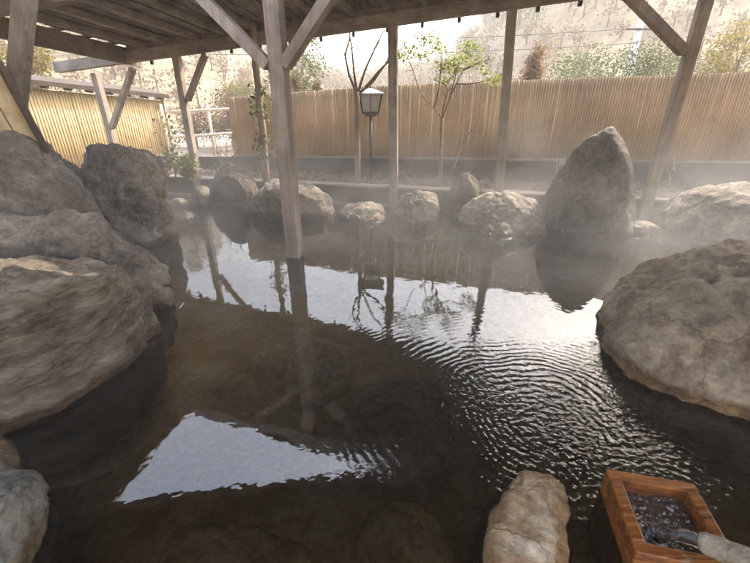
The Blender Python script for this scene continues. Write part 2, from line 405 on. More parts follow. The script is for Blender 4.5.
# brown reed fence on the wall
def fence_top(x):
    tb = [(-2.6, 1.50), (-2.0, 1.54), (0.0, 1.67), (1.9, 1.73), (4.9, 1.81), (5.6, 1.88), (9.0, 2.1)]
    for (a, za), (b, zb) in zip(tb, tb[1:]):
        if x <= b: return za + (zb - za) * (x - a) / (b - a)
    return tb[-1][1]
fe = empty('reed_fence', (2, wallY(2) + 0.1, 0.6), 'long brown reed screen fence standing on the concrete wall at the back', 'fence')
rd = MB(); x = -2.55; pitch = 0.040
while x < 8.9:
    p = pitch * random.uniform(0.9, 1.1); r = p * 0.5
    z0 = wallZ(x) + 0.03; z1 = fence_top(x) + random.uniform(-0.006, 0.006); y = wallY(x) + 0.08 + random.uniform(-0.001, 0.001)
    lean = random.uniform(-0.0015, 0.0015)
    rd.tube([(x, y, z0), (x + lean, y, z1)], [r, r * 0.93], 7)
    x += p * 0.90
rd.build('reed_panel', M['reed'], fe, smooth=True)
m_ = MB(); n = 24
pts = [(xa2, wallY(xa2) + 0.05, wallZ(xa2) + 0.018) for xa2 in [-2.6 + 11.5 * i / n for i in range(n + 1)]]
for a, b in zip(pts, pts[1:]): m_.prism(a, b, 0.14, 0.03)
m_.build('bottom_rail', M['strip'], fe)
for f_ in (0.12, 0.93):
    m_ = MB(); pts = []
    for i in range(n + 1):
        xx = -2.6 + 11.5 * i / n; z0 = wallZ(xx); z1 = fence_top(xx); pts.append((xx, wallY(xx) + 0.125, z0 + (z1 - z0) * f_))
    m_.tube(pts, [0.018] * len(pts), 6); m_.build('rail', M['bark'], fe, smooth=True)

# ============================================================ ROCKS
def rock(name, pts, m, label, sub=5, amp=0.05, chips=10, seed=0, group=None, strata=0.0, smooth_it=3, cat='boulder', fscale=1.0, zc=0.6):
    pts = [Vector(p) for p in pts]
    bm = bmesh.new()
    for p in pts: bm.verts.new(p)
    res = bmesh.ops.convex_hull(bm, input=bm.verts)
    bmesh.ops.delete(bm, geom=[g for g in res['geom_interior'] if isinstance(g, bmesh.types.BMVert)], context='VERTS')
    bmesh.ops.triangulate(bm, faces=bm.faces)
    bmesh.ops.recalc_face_normals(bm, faces=bm.faces)
    bvh = BVHTree.FromBMesh(bm)
    lo = Vector([min(p[i] for p in pts) for i in range(3)]); hi = Vector([max(p[i] for p in pts) for i in range(3)])
    c = (lo + hi) / 2; ext = (hi - lo) / 2; size = (ext.x + ext.y + ext.z) / 3
    bm.free()
    b2 = bmesh.new(); bmesh.ops.create_icosphere(b2, subdivisions=sub, radius=1.0)
    for v in b2.verts:
        d = Vector((v.co.x * ext.x, v.co.y * ext.y, v.co.z * ext.z)).normalized()
        # cast from outside to the centre
        hit = bvh.ray_cast(c, d)
        if hit[0] is None: hit = (c + d * size,)
        v.co = hit[0]
    for _ in range(smooth_it): bmesh.ops.smooth_vert(b2, verts=b2.verts, factor=0.5, use_axis_x=True, use_axis_y=True, use_axis_z=True)
    rnd = random.Random(seed * 31 + 5)
    # chipped facets
    for k in range(chips):
        n = Vector([rnd.uniform(-1, 1), rnd.uniform(-1, 1), rnd.uniform(-0.3, zc)]).normalized()
        far = max((v.co - c).dot(n) for v in b2.verts); cut = far * rnd.uniform(0.84, 0.95)
        for v in b2.verts:
            s = (v.co - c).dot(n)
            if s > cut: v.co -= n * (s - cut) * 0.85
    b2.normal_update(); so_ = Vector((seed * 7.3, seed * 3.1, seed * 1.7))
    fs = fscale / max(size, 0.05)
    disp = {}
    for v in b2.verts:
        p = v.co * fs + so_
        a = noise.fractal(p * 1.1, 1.0, 2.0, 3) * 0.9
        r = 1 - abs(noise.noise(p * 2.3)) * 2; r2 = 1 - abs(noise.noise(p * 5.1 + Vector((4, 4, 4)))) * 2
        dd, _ = noise.voronoi(p * 1.9); cell = min(dd[1] - dd[0], 0.30)
        h = a * 1.0 + r * 0.38 + r2 * 0.26 + cell * 1.6 - 0.4 + 0.42 * noise.fractal(p * 6.0, 0.75, 2.1, 5) - 0.5 * max(0, 1 - abs(noise.noise(p * 1.6 + Vector((9, 2, 1)))) * 14)
        if strata:
            zz = v.co.z * 26 / (size / 0.6) + 2.2 * noise.noise(p * 0.9)
            h += strata * (abs((zz % 1.0) - 0.5) * 1.6 - 0.4) * (0.5 + noise.noise(p * 1.5))
        disp[v.index] = h * amp * size * (1.35 if size < 0.35 else 1.15)
    nr = {v.index: v.normal.copy() for v in b2.verts}
    for v in b2.verts: v.co += nr[v.index] * disp[v.index]
    base = Vector((c.x, c.y, max(lo.z, -0.3)))
    for v in b2.verts: v.co -= base
    me = bpy.data.meshes.new(name); b2.to_mesh(me); b2.free()
    for p in me.polygons: p.use_smooth = True
    o = bpy.data.objects.new(name, me); col.objects.link(o); o.location = base; me.materials.append(m)
    return tag(o, label, cat, group)
def under(pts, z=-0.35, grow=1.06):
    c = sum(pts, Vector()) / len(pts)
    return [Vector((c.x + (p.x - c.x) * grow, c.y + (p.y - c.y) * grow, z)) for p in pts]
def mk_rock(name, water, tops, back, *a, depthz=-0.35, **k):
    """water: survey pixels on the waterline; tops: (px, py, Y); back: plan offsets given as world points"""
    w = [P(*q) for q in water]; tp = [Q(*q) for q in tops]; bk = [Vector(b) for b in back]
    low = [Vector((p.x, p.y, 0)) for p in w] + [Vector((b.x, b.y, 0)) for b in bk]
    return rock(name, low + under(low, depthz) + tp + bk, *a, **k)
GB = 'boulders along the left bank'
mk_rock('boulder', [(151, 316), (143, 345), (118, 372), (60, 405), (0, 436)],
        [(150, 306, 2.55), (136, 283, 2.5), (110, 263, 2.35), (60, 257, 2.3), (0, 264, 2.1), (100, 275, 2.0), (40, 275, 1.8), (-40, 268, 2.0)],
        [(-3.0, 2.3, 0.6), (-3.0, 1.5, 0.5), (-2.5, 1.2, 0.35), (-2.2, 2.75, 0.3)],
        M['rock_strata'], 'large brown boulder at lower left with layered cracked crust, front of the left pile', sub=6, amp=0.07, seed=1, group=GB, strata=0.35)
mk_rock('boulder', [(178, 303), (168, 308), (150, 312)],
        [(177, 298, 2.9), (160, 275, 2.95), (132, 243, 3.0), (117, 228, 3.1), (86, 214, 3.2), (50, 219, 3.2), (0, 228, 3.1), (60, 240, 2.75)],
        [(-3.6, 3.3, 0.65), (-3.4, 2.6, 0.6), (-2.6, 3.5, 0.3), (-1.9, 3.3, 0.1), (-2.2, 2.7, 0.3)],
        M['rock_grey'], 'grey-brown boulder sloping to a pointed tip at the water, behind the layered front boulder', sub=6, amp=0.08, seed=2, group=GB)
mk_rock('boulder', [(105, 262), (92, 262)],
        [(93, 205, 3.9), (84, 185, 3.9), (72, 172, 4.0), (47, 143, 4.1), (24, 120, 4.1), (0, 96, 4.1), (-40, 60, 4.1), (20, 150, 3.7), (60, 200, 3.5)],
        [(-5.0, 4.4, 1.75), (-4.9, 3.5, 1.6), (-3.5, 4.6, 0.8), (-3.0, 4.3, 0.1)],
        M['rock_grey'], 'big dark grey boulder rising at the left edge of the picture', sub=6, amp=0.06, chips=4, seed=3, group=GB)
rock('boulder', [Q(*q) for q in ((52, 160, 4.6), (62, 155, 4.6), (74, 162, 4.6), (80, 178, 4.6), (84, 200, 4.5), (50, 200, 4.5), (66, 175, 4.4), (60, 160, 5.0), (78, 175, 5.0))] + [(-3.3, 4.4, 0), (-2.9, 5.0, 0), (-3.9, 5.0, 0), (-3.8, 4.6, 0)],
     M['rock_grey'], 'small rounded grey rock wedged between the dark left boulder and the tall blocky one', sub=5, amp=0.05, seed=4, group=GB)
mk_rock('boulder', [(174, 236), (163, 242), (148, 247), (132, 249)],
        [(86, 172, 4.5), (88, 150, 4.6), (98, 143, 4.7), (130, 149, 4.7), (155, 154, 4.8), (163, 162, 4.8), (166, 185, 4.7), (172, 222, 4.6), (100, 200, 4.3), (150, 175, 4.45), (88, 215, 4.4)],
        [(-3.6, 5.3, 0.9), (-3.05, 5.4, 0.8), (-3.4, 4.5, 0.5), (-2.75, 5.0, 0.15)],
        M['rock_grey'], 'tall blocky grey boulder with rough flat top in front of the yellow wall', sub=6, amp=0.085, seed=5, group=GB)
GK = 'rocks along the back kerb'
def kerb_rock(outline, wl, Yc, dep, m, label, seed, sub=5, amp=0.05, chips=9, strata=0.0, name='rock', cat='rock'):
    """outline: survey pixels of the outline above the water, all about distance Yc; dep: depth of the rock"""
    top = [Q(px, py, Yc + dep * 0.15) for px, py in outline]
    cx = sum(p.x for p in top) / len(top)
    mid = [Vector((cx + (p.x - cx) * 0.72, p.y - dep * 0.42, max(p.z * 0.78, 0.02))) for p in top]
    bk = [Vector((cx + (p.x - cx) * 0.75, p.y + dep * 0.45, max(p.z * 0.85, 0.02))) for p in top]
    w = [P(*q) for q in wl]
    low = [Vector((p.x, p.y, 0)) for p in w] + [Vector((cx + (p.x - cx) * 0.8, p.y + dep, 0)) for p in w]
    return rock(name, top + mid + bk + low + under(low, -0.3), m, label, sub=sub, amp=amp, chips=chips, seed=seed, group=GK, strata=strata, cat=cat, smooth_it=1)
kerb_rock([(172, 203), (174, 198), (184, 198), (186, 203)], [(172, 206), (185, 207)], 6.0, 0.2, M['rock_pale'], 'smallest pale rock beside the tall blocky boulder, left end of the kerb row', 11, 4)
kerb_rock([(191, 200), (194, 188), (203, 185), (211, 190), (212, 200)], [(192, 207), (211, 207)], 6.1, 0.3, M['rock_grey'], 'small grey rock between the left post and the dark pointed rock', 12, 4)
kerb_rock([(209, 200), (211, 184), (221, 167), (231, 163), (245, 169), (255, 180), (259, 192), (257, 202)], [(213, 208), (256, 208)], 5.95, 0.5, M['rock_dark'], 'dark brown pointed rock left of the leaning centre post', 13, 6, 0.04, 5)
kerb_rock([(251, 205), (253, 191), (262, 181), (277, 178), (310, 184), (330, 194), (336, 205)], [(254, 212), (290, 215), (333, 213)], 5.5, 0.5, M['rock_pale'], 'broad pale rounded rock directly behind the centre post', 14, 6, 0.04)
kerb_rock([(337, 213), (343, 206), (362, 203), (382, 205), (389, 213)], [(339, 218), (360, 221), (386, 219)], 5.45, 0.35, M['rock_pale'], 'low flat pale rock just left of the slim middle post', 15, 5, 0.05)
kerb_rock([(391, 212), (399, 196), (416, 191), (436, 193), (442, 202), (441, 214)], [(393, 218), (415, 222), (439, 219)], 5.4, 0.4, M['rock_pale'], 'chunky pale rock with flat top just right of the slim middle post', 16, 6, 0.06)
kerb_rock([(443, 205), (450, 188), (460, 175), (468, 172), (476, 180), (484, 196), (486, 208)], [(446, 215), (484, 217)], 5.6, 0.35, M['rock_dark'], 'dark triangular rock pointing up in the middle of the kerb row', 17, 6, 0.035, 3)
kerb_rock([(457, 220), (464, 205), (484, 194), (508, 192), (532, 199), (545, 210), (546, 222)], [(460, 225), (490, 236), (543, 234)], 4.95, 0.5, M['rock_pale'], 'wide flat pale rock with layered top left of the big pointed boulder', 18, 6, 0.055, strata=0.25)
o = kerb_rock([(545, 214), (549, 188), (564, 163), (583, 142), (601, 127), (611, 124), (621, 138), (631, 165), (636, 192), (634, 222)], [(549, 231), (590, 236), (633, 231)], 4.75, 0.75, M['rock_brown'], 'big pointed dark boulder standing at the back right of the pool', 19, 6, 0.035, 5, name='boulder', cat='boulder')
kerb_rock([(625, 226), (636, 222), (652, 223), (666, 230)], [(627, 230), (645, 234), (664, 233)], 4.75, 0.25, M['rock_pale'], 'thin flat pale stone at the foot of the leaning right post', 20, 5)
kerb_rock([(675, 226), (684, 208), (701, 194), (722, 186), (750, 184), (790, 188), (815, 205), (820, 225)], [(679, 236), (720, 246), (780, 248), (815, 243)], 4.4, 0.9, M['rock_grey'], 'broad grey boulder with mossy top at the right edge of the back row', 21, 6, 0.05)
bpy.data.objects[o.name]  # big boulder stays as built
mk_rock('boulder', [(613, 367), (640, 386), (700, 412), (750, 428), (800, 440)],
        [(613, 350, 2.08), (619, 335, 2.15), (628, 308, 2.3), (640, 290, 2.45), (655, 275, 2.6), (682, 261, 2.7), (715, 253, 2.75), (760, 251, 2.75), (820, 254, 2.7), (700, 285, 2.2), (770, 290, 2.0), (650, 320, 2.05)],
        [(2.2, 3.1, 0.4), (3.2, 3.0, 0.45), (3.4, 2.0, 0.5), (2.6, 1.3, 0.4), (1.75, 2.7, 0.15)],
        M['rock_warm'], 'huge warm brown boulder at the right edge in the foreground', sub=6, amp=0.065, seed=22)
mk_rock('rock', [(47, 548), (46, 520), (36, 492), (14, 470), (0, 466)],
        [(44, 520, 0.98), (40, 500, 1.02), (28, 478, 1.12), (10, 463, 1.2), (-20, 462, 1.2), (20, 500, 0.95), (30, 540, 0.85)],
        [(-2.0, 1.2, 0.15), (-1.9, 0.7, 0.2), (-1.4, 0.62, 0.1)],
        M['rock_moss'], 'pale speckled rock with green moss patches in the bottom left corner', sub=6, amp=0.07, seed=23, group='rocks at the near left corner', cat='rock')
mk_rock('rock', [(30, 476), (28, 462), (10, 455)],
        [(28, 468, 1.32), (24, 455, 1.4), (8, 448, 1.45), (-20, 450, 1.45), (15, 460, 1.3)],
        [(-2.2, 1.7, 0.1), (-2.1, 1.35, 0.15)],
        M['rock_moss'], 'smaller tan rock peeking out behind the mossy corner rock', sub=5, amp=0.04, seed=24, group='rocks at the near left corner', cat='rock')
# half sunken pale rock in front
pr = [P(487, 520, 0.0), P(495, 486, 0.0), P(512, 464, -0.01), P(545, 468, 0.0), P(570, 492, -0.01), P(574, 530, -0.01), P(568, 570, 0.0), P(478, 560, 0.0), P(490, 590, 0.0), P(545, 590, 0.0)]
tp = [P(497, 520, 0.055), P(506, 490, 0.035), P(524, 476, 0.035), P(550, 486, 0.05), P(556, 515, 0.06), P(545, 560, 0.07), P(492, 560, 0.065), P(510, 585, 0.06)]
rock('rock', pr + tp + under(pr, -0.4, 1.25), M['rock_wetpale'], 'wet cream coloured rock breaking the water surface left of the wooden box', sub=6, amp=0.04, seed=25, cat='rock')
# sunken rocks
GS = 'sunken rocks on the pool floor'
def sunk(px, py, z, rx, ry, rz, seed, label, rot=0.0):
    c = P(px, py, z); pts = []; rr = random.Random(seed)
    for i in range(26):
        d = Vector([rr.gauss(0, 1) for _ in range(3)]).normalized(); q = Vector((d.x * rx, d.y * ry, d.z * rz)); q.rotate(Matrix.Rotation(rot, 3, 'Z'))
        pts.append(c - Vector((0, 0, rz)) + q)
    rock('sunken_rock', pts, M['rock_sunk'], label, sub=5, amp=0.05, seed=seed, group=GS, cat='rock')
sunk(210, 548, -0.03, 0.40, 0.22, 0.2, 31, 'large smooth brown rock under water at the bottom, right of the mossy corner rock')
sunk(400, 530, -0.035, 0.24, 0.26, 0.22, 32, 'dark brown rock under water left of the cream coloured rock', 0.5)
sunk(405, 395, -0.07, 0.42, 0.40, 0.25, 33, 'wide yellowish rock under water in the middle of the pool')
sunk(300, 350, -0.25, 0.5, 0.4, 0.22, 34, 'dim rock under water in front of the centre post')
sunk(590, 540, -0.22, 0.14, 0.25, 0.2, 35, 'small dark rock under water beside the wooden box', 0.3)
lf = MB(); c = P(420, 518, -0.015)
random.seed(3)
for i in range(5):
    a = i * 1.25; lf.add([c, c + Vector((math.cos(a - .35) * .032, math.sin(a - .35) * .032, .004)), c + Vector((math.cos(a) * .050, math.sin(a) * .050, .001)), c + Vector((math.cos(a + .35) * .032, math.sin(a + .35) * .032, .004))], [(0, 1, 2, 3)])
tag(lf.build('maple_leaf', M['autumn'], loc=c), 'orange fallen maple leaf lying under water on a dark brown rock', 'leaf')

# ============================================================ PAVILION
pav = empty('bathing_pavilion', (0, 5.0, 0), 'open timber shelter with grey posts, braces and board roof over the pool', 'shelter')
def roofZ(x, y):
    w = (kerbY(x) - y) * 0.973            # metres in from the back beam
    return 2.335 + 0.088 * (x - 0.27) + 0.10 * w
def post(base, top, w, d, name='post', m='post', up=UX):
    m_ = MB(); m_.prism(base, top, w, d, up=Vector((-UX.y, UX.x, 0)).normalized()); return m_.build(name, M[m], pav, bevel=0.006)
beam_x0 = -5.1
def bz(x): return roofZ(x, kerbY(x))     # underside of the back beam
# back beam (runs on past the roof at the left end)
bt = 0.15
m_ = MB(); m_.prism((beam_x0, kerbY(beam_x0), bz(beam_x0) + bt / 2), (7.0, kerbY(7.0), bz(7.0) + bt / 2), 0.12, bt); m_.build('beam', M['beam'], pav, bevel=0.006)
# back posts
for (bx, by, tx, ty, wpx) in ((199, 187, 177, 60, 0.10), (394, 203, 393, 24, 0.115), (497, 215, 512, 9, 0.115), (642, 219, 709, -10, 0.12)):
    t0 = Q(tx, ty, 6.0); yy = 6.0
    for _ in range(6): t0 = Q(tx, ty, yy); yy = kerbY(t0.x)
    y2 = yy
    for _ in range(6): b0 = Q(bx, by, y2); y2 = kerbY(b0.x) - 0.02
    dv = (b0 - t0) / (t0.z - b0.z)
    post(b0 + dv * (b0.z + 0.3), t0 + dv * (t0.z - bz(t0.x)), wpx, wpx)
def brace(a, b, w=0.085, h=0.11, name='brace'):
    m_ = MB(); m_.prism(a, b, w, h, up=UY); m_.build(name, M['post'], pav, bevel=0.005)
# left post brace up to the right; corner post and brace
yl = kerbY(-3.0)
brace(Q(188, 100, 6.72), Q(205, 55, 6.62), 0.07, 0.085)
pc = Q(95, 74, 7.25); pcb = Q(114, 145, 7.25)
post(Vector((pcb.x, 7.25, 0.1)) + (pcb - pc) * 0.0, Q(95, 73, 7.25), 0.10, 0.10)
brace(Q(112, 128, 7.2), Q(133, 68, 6.95), 0.07, 0.09)
# braces at the right post: up to the left, beam level
ry = 5.2
brace(Q(684, 52, 5.22), Q(612, -22, 5.38), 0.10, 0.14)
# centre post in the front row
cb = P(295, 256, 0.0); ct = Q(272, -14, 3.95)
ct2 = ct + (ct - cb) * 0.02
post(cb + (cb - ct) * 0.12, ct2, 0.135, 0.135)
cy0 = 3.95; fz = ct2.z - 0.02
brace(Q(269, 66, cy0 - 0.02), Q(187, -18, cy0 + 0.2), 0.09, 0.115)
brace(Q(285, 66, cy0 - 0.03), Q(339, -18, cy0 - 0.12), 0.09, 0.13)
# front beam through the centre post
def frontY(x): return cy0 - 0.235 * (x + 0.95)
m_ = MB(); x0, x1 = -3.9, 6.6
m_.prism((x0, frontY(x0), roofZ(x0, frontY(x0)) + 0.075), (x1, frontY(x1), roofZ(x1, frontY(x1)) + 0.075), 0.12, 0.15); m_.build('beam', M['beam'], pav, bevel=0.006)
# a front-row post out of the frame at the right, and one at the far left
fx = 3.6; post((fx, frontY(fx), -0.3), (fx, frontY(fx), roofZ(fx, frontY(fx))), 0.13, 0.13)
# leaning post at the left edge
post(Q(8, 200, 4.35), Q(27, -25, 4.2), 0.13, 0.13)
def farw(s):
    return 4.9 if s < -2.62 else WID + 0.10 + (0.19 * (s + 1.2) if s < -1.2 else 0)
# joists, running front to back (parallel to the left eave)
LEAVE = -3.86
def roofpt(s, w, dz=0.0):
    """s metres along the back beam from its point at x=0.27, w metres in from it"""
    p = Vector((0.27, kerbY(0.27), 0)) + UX * s - UY * w
    return Vector((p.x, p.y, roofZ(p.x, p.y) + dz))
s0 = -4.12; s1 = 6.6; WID = 2.12       # left eave, right end, roof depth
k = 0; s = s0 + 0.34
while s < s1:
    a = roofpt(s, -0.30, 0.185); b = roofpt(s, farw(s) - 0.05, 0.185)
    m_ = MB(); m_.prism(a, b, 0.055, 0.07); m_.build('joist', M['joist'], pav); s += 0.46
m_ = MB(); m_.prism(roofpt(s0, -0.005, 0.187), roofpt(s1, -0.005, 0.187), 0.03, 0.068); m_.build('fascia', M['beam'], pav)
s = s0 + 0.3
while s < s1:
    m_ = MB(); m_.prism(roofpt(s, -0.115, -0.035), roofpt(s, -0.115, 0.10), 0.035, 0.05); m_.build('bracket', M['browntrim'], pav); s += 0.46
# left eave board, with daylight slits over it
m_ = MB(); m_.prism(roofpt(s0 - 0.06, -0.30, 0.10), roofpt(s0 - 0.06, 4.9, 0.10), 0.05, 0.228); m_.build('eave_board', M['beam'], pav)
w = -0.2
while w < 4.8:
    m_ = MB(); m_.prism(roofpt(s0 - 0.09, w, 0.225), roofpt(s0 + 0.02, w, 0.225), 0.16, 0.02); m_.build('spacer_block', M['joist'], pav); w += 0.42
# deck boards run front to back; as one deck with its boards modelled
dkb = MB(); s = s0 - 0.02; rr = random.Random(4)
while s < s1:
    bw = rr.uniform(0.14, 0.19); far = farw(s)
    dz = 0.234 + rr.uniform(0, 0.012)
    cut = rr.uniform(0.8, 1.9)
    dkb.prism(roofpt(s + bw / 2, -0.34, dz), roofpt(s + bw / 2, cut - 0.003, dz), bw - 0.008, 0.02)
    dkb.prism(roofpt(s + bw / 2, cut + 0.003, dz + 0.006), roofpt(s + bw / 2, far, dz + 0.006), bw - 0.008, 0.02)
    s += bw
dkb.build('roof_deck', M['deck'], pav)
m_ = MB()
for a, b, c_, d_ in ((s0 - 0.1, -2.6, 4.95, 4.95), (-2.6, -1.2, farw(-2.6) + .04, farw(-1.2) + .04), (-1.2, s1, WID + .14, WID + .14)):
    lo_ = [roofpt(a, -0.42, 0.30), roofpt(b, -0.42, 0.30), roofpt(b, d_, 0.30), roofpt(a, c_, 0.30)]
    m_.add(lo_ + [p + Vector((0, 0, .03)) for p in lo_], [(3, 2, 1, 0), (4, 5, 6, 7), (0, 1, 5, 4), (1, 2, 6, 5), (2, 3, 7, 6), (3, 0, 4, 7)])
m_.build('roof_sheet', M['lampmetal'], pav)

# bathhouse out of view: eave and soffit cut short for light, posts, bouncer wall
bh = empty('bathhouse', (0, -2.5, 0.13), 'unseen bathhouse on the near side of the pool, dark eaves cut short to let light in, pale wall added to bounce light', 'bathhouse')
e0, e1 = Vector((-7.2, 2.19, 2.46)), Vector((7.2, 4.35, 2.46))
m_ = MB()
for dz_ in (0, 0.05): pass
m_.add([e0, e1, (7.2, 0.2, 2.8), (-7.2, 0.2, 2.8), e0 + Vector((0, 0, .06)), e1 + Vector((0, 0, .06)), (7.2, 0.2, 2.86), (-7.2, 0.2, 2.86)],
       [(3, 2, 1, 0), (4, 5, 6, 7), (0, 1, 5, 4), (1, 2, 6, 5), (2, 3, 7, 6), (3, 0, 4, 7)])  # back edge cut short so sky light reaches the water from behind
m_.build('roof', M['browntrim'], bh)
m_ = MB(); m_.prism(e0 + Vector((0, -0.03, -0.03)), e1 + Vector((0, -0.03, -0.03)), 0.03, 0.14); m_.build('fascia', M['beam'], bh)
k = 0; x = -7.0
while x < 7.1:
    y1 = 2.19 + (x + 7.2) / 14.4 * 2.16
    m_ = MB(); m_.prism((x, 0.22, 2.74), (x, y1 - 0.05, 2.41), 0.06, 0.08); m_.build('rafter', M['browntrim'], bh); x += 0.6
for x in (-6.5, -2.6, 2.6, 6.5):
    m_ = MB(); m_.prism((x, 0.22, 0.13), (x, 0.22, 2.5), 0.14, 0.14); m_.build('post', M['post'], bh)
m_ = MB(); m_.prism((-7, 0.22, 2.58), (7, 0.22, 2.58), 0.12, 0.16); m_.build('beam', M['beam'], bh)
m_ = MB(); m_.prism((-9, -5.6, 1.85), (9, -5.6, 1.85), 0.15, 3.5); m_.build('wall', M['plaster'], bh)  # unseen wall added in the sun, bounces fill light onto the rocks
for x in (-3.2, 0, 3.2):
    m_ = MB(); m_.prism((x - 1.1, -5.51, 1.25), (x + 1.1, -5.51, 1.25), 0.04, 2.1); w_ = m_.build('sliding_door', M['panelwood'], bh)

# ============================================================ LEFT: yellow wall with a small tiled cap, and a tan screen panel
yw = empty('yellow_reed_wall', (-4.8, 7.5, 0.1), 'bright yellow reed wall with a narrow brown lean-to roof at left', 'wall')
A = Q(163, 100, 9.6); B = Q(20, 86, 7.3)
A2 = Vector((A.x, A.y, 0)); B2 = Vector((B.x, B.y, 0)); dirv = (B2 - A2).normalized(); ln = (B2 - A2).length + 1.0
m_ = MB(); s = 0; nrm = Vector((-dirv.y, dirv.x, 0)); 
if nrm.x < 0: nrm = -nrm
while s < ln:
    p = A2 + dirv * s; z1 = A.z + (B.z - A.z) * s / (B2 - A2).length
    rr_ = 0.026 * random.uniform(0.9, 1.1)
    m_.tube([(p.x, p.y, 0.1), (p.x, p.y, z1 - 0.02)], [rr_, rr_], 7); s += rr_ * 1.95
m_.build('reed_panel', M['reed_yellow'], yw, smooth=True)
m_ = MB(); a_ = A2 - nrm * 0.07; b_ = A2 + dirv * ln - nrm * 0.07
m_.prism((a_.x, a_.y, 0.75), (b_.x, b_.y, 0.75), 0.06, 1.3); m_.build('backing_board', M['panelwood'], yw)
zE = A.z + (B.z - A.z) * ln / (B2 - A2).length
pA = A2 + nrm * 0.16 - dirv * 0.05; pB = A2 + dirv * ln + nrm * 0.16; qA = A2 - nrm * 0.55 - dirv * 0.05; qB = A2 + dirv * ln - nrm * 0.55
m_ = MB(); t_ = Vector((0, 0, 0.075))
v_ = [Vector((pA.x, pA.y, A.z + 0.03)), Vector((pB.x, pB.y, zE + 0.03)), Vector((qB.x, qB.y, zE + 0.16)), Vector((qA.x, qA.y, A.z + 0.16))]
m_.add(v_ + [p + t_ for p in v_], [(3, 2, 1, 0), (4, 5, 6, 7), (0, 1, 5, 4), (1, 2, 6, 5), (2, 3, 7, 6), (3, 0, 4, 7)]); m_.build('roof', M['browntrim'], yw)
s = 0.1
while s < ln:
    p = A2 + dirv * s; z1 = A.z + (B.z - A.z) * s / (B2 - A2).length
    r_ = MB(); q1 = p + nrm * 0.14; q2 = p - nrm * 0.05; r_.prism((q1.x, q1.y, z1 + 0.012), (q2.x, q2.y, z1 + 0.03), 0.05, 0.035); r_.build('rafter', M['browntrim'], yw); s += 0.36
m_ = MB(); m_.prism((A2.x, A2.y - 0.02, 0.1), (A2.x, A2.y - 0.02, A.z), 0.06, 0.06); m_.build('corner_post', M['joist'], yw)

sp = empty('screen_panel', (-3.6, 3.6, 0.1), 'tan board screen leaning at the far left edge beside the slanted post', 'screen')
a1 = Q(-6, 55, 3.75); a2 = Q(47, 152, 3.95)
m_ = MB(); off = Vector((-0.9, -0.75, 0)).normalized()
nb = 7
for i in range(nb):
    u0 = i * 0.16; u1 = u0 + 0.15
    vs_ = [a1 + off * u0, a2 + off * u0, a2 + off * u1, a1 + off * u1]; tt = Vector((-0.02, 0.025, 0))
    m_.add(vs_ + [v + tt for v in vs_], [(0, 1, 2, 3), (7, 6, 5, 4), (0, 4, 5, 1), (1, 5, 6, 2), (2, 6, 7, 3), (3, 7, 4, 0)])
m_.build('board', M['panelwood'], sp)
m_ = MB(); m_.prism(a1 + Vector((0.02, -0.02, 0)), a2 + Vector((0.02, -0.02, 0)), 0.035, 0.05); m_.build('edge_batten', M['browntrim'], sp)

# ============================================================ LANTERN
lb = P(371, 181, 0.28); lh = Q(371, 116, lb.y); lt_ = Q(371, 90, lb.y)
ld = empty('garden_lantern', (lb.x, lb.y, 0.28), 'square garden lantern with pale pyramid roof on a thin dark pole', 'lantern')
m_ = MB(); m_.tube([(lb.x, lb.y, 0.24), (lb.x, lb.y, lh.z + 0.01)], [0.024, 0.022], 10); m_.build('pole', M['lampmetal'], ld, smooth=True)
s_ = 0.16; zb = lh.z; zt = lt_.z - 0.06
m_ = MB(); m_.prism((lb.x - 0.09, lb.y, zb + 0.015), (lb.x + 0.09, lb.y, zb + 0.015), 0.18, 0.035); m_.prism((lb.x - 0.13, lb.y, zb + 0.05), (lb.x + 0.13, lb.y, zb + 0.05), 0.26, 0.03); m_.build('base', M['lampmetal'], ld)
def frus(x, y, z0, z1, r0, r1):
    vs = [(x + a * r0, y + b * r0, z0) for a, b in ((-1, -1), (1, -1), (1, 1), (-1, 1))] + [(x + a * r1, y + b * r1, z1) for a, b in ((-1, -1), (1, -1), (1, 1), (-1, 1))]
    return vs, [(3, 2, 1, 0), (4, 5, 6, 7), (0, 1, 5, 4), (1, 2, 6, 5), (2, 3, 7, 6), (3, 0, 4, 7)]
m_ = MB(); m_.add(*frus(lb.x, lb.y, zb + 0.065, zt, 0.115, 0.155)); m_.build('glass', M['lampglass'], ld)
m_ = MB()
for a, b in ((-1, -1), (1, -1), (1, 1), (-1, 1)):
    m_.prism((lb.x + a * .12, lb.y + b * .12, zb + 0.06), (lb.x + a * .16, lb.y + b * .16, zt + 0.002), 0.016, 0.016)
for a, b in ((0, -1), (1, 0), (0, 1), (-1, 0)): m_.prism((lb.x + a * .121, lb.y + b * .121, zb + 0.06), (lb.x + a * .161, lb.y + b * .161, zt + 0.002), 0.010, 0.010)
m_.build('frame', M['lampmetal'], ld)
m_ = MB(); m_.add(*frus(lb.x, lb.y, zt, zt + 0.018, 0.21, 0.205)); m_.add(*frus(lb.x, lb.y, zt + 0.019, zt + 0.085, 0.20, 0.02)); m_.build('roof', M['lamproof'], ld)
m_ = MB(); m_.tube([(lb.x, lb.y, zt + 0.08), (lb.x, lb.y, zt + 0.11)], [0.018, 0.008], 8); m_.build('finial', M['lampmetal'], ld)

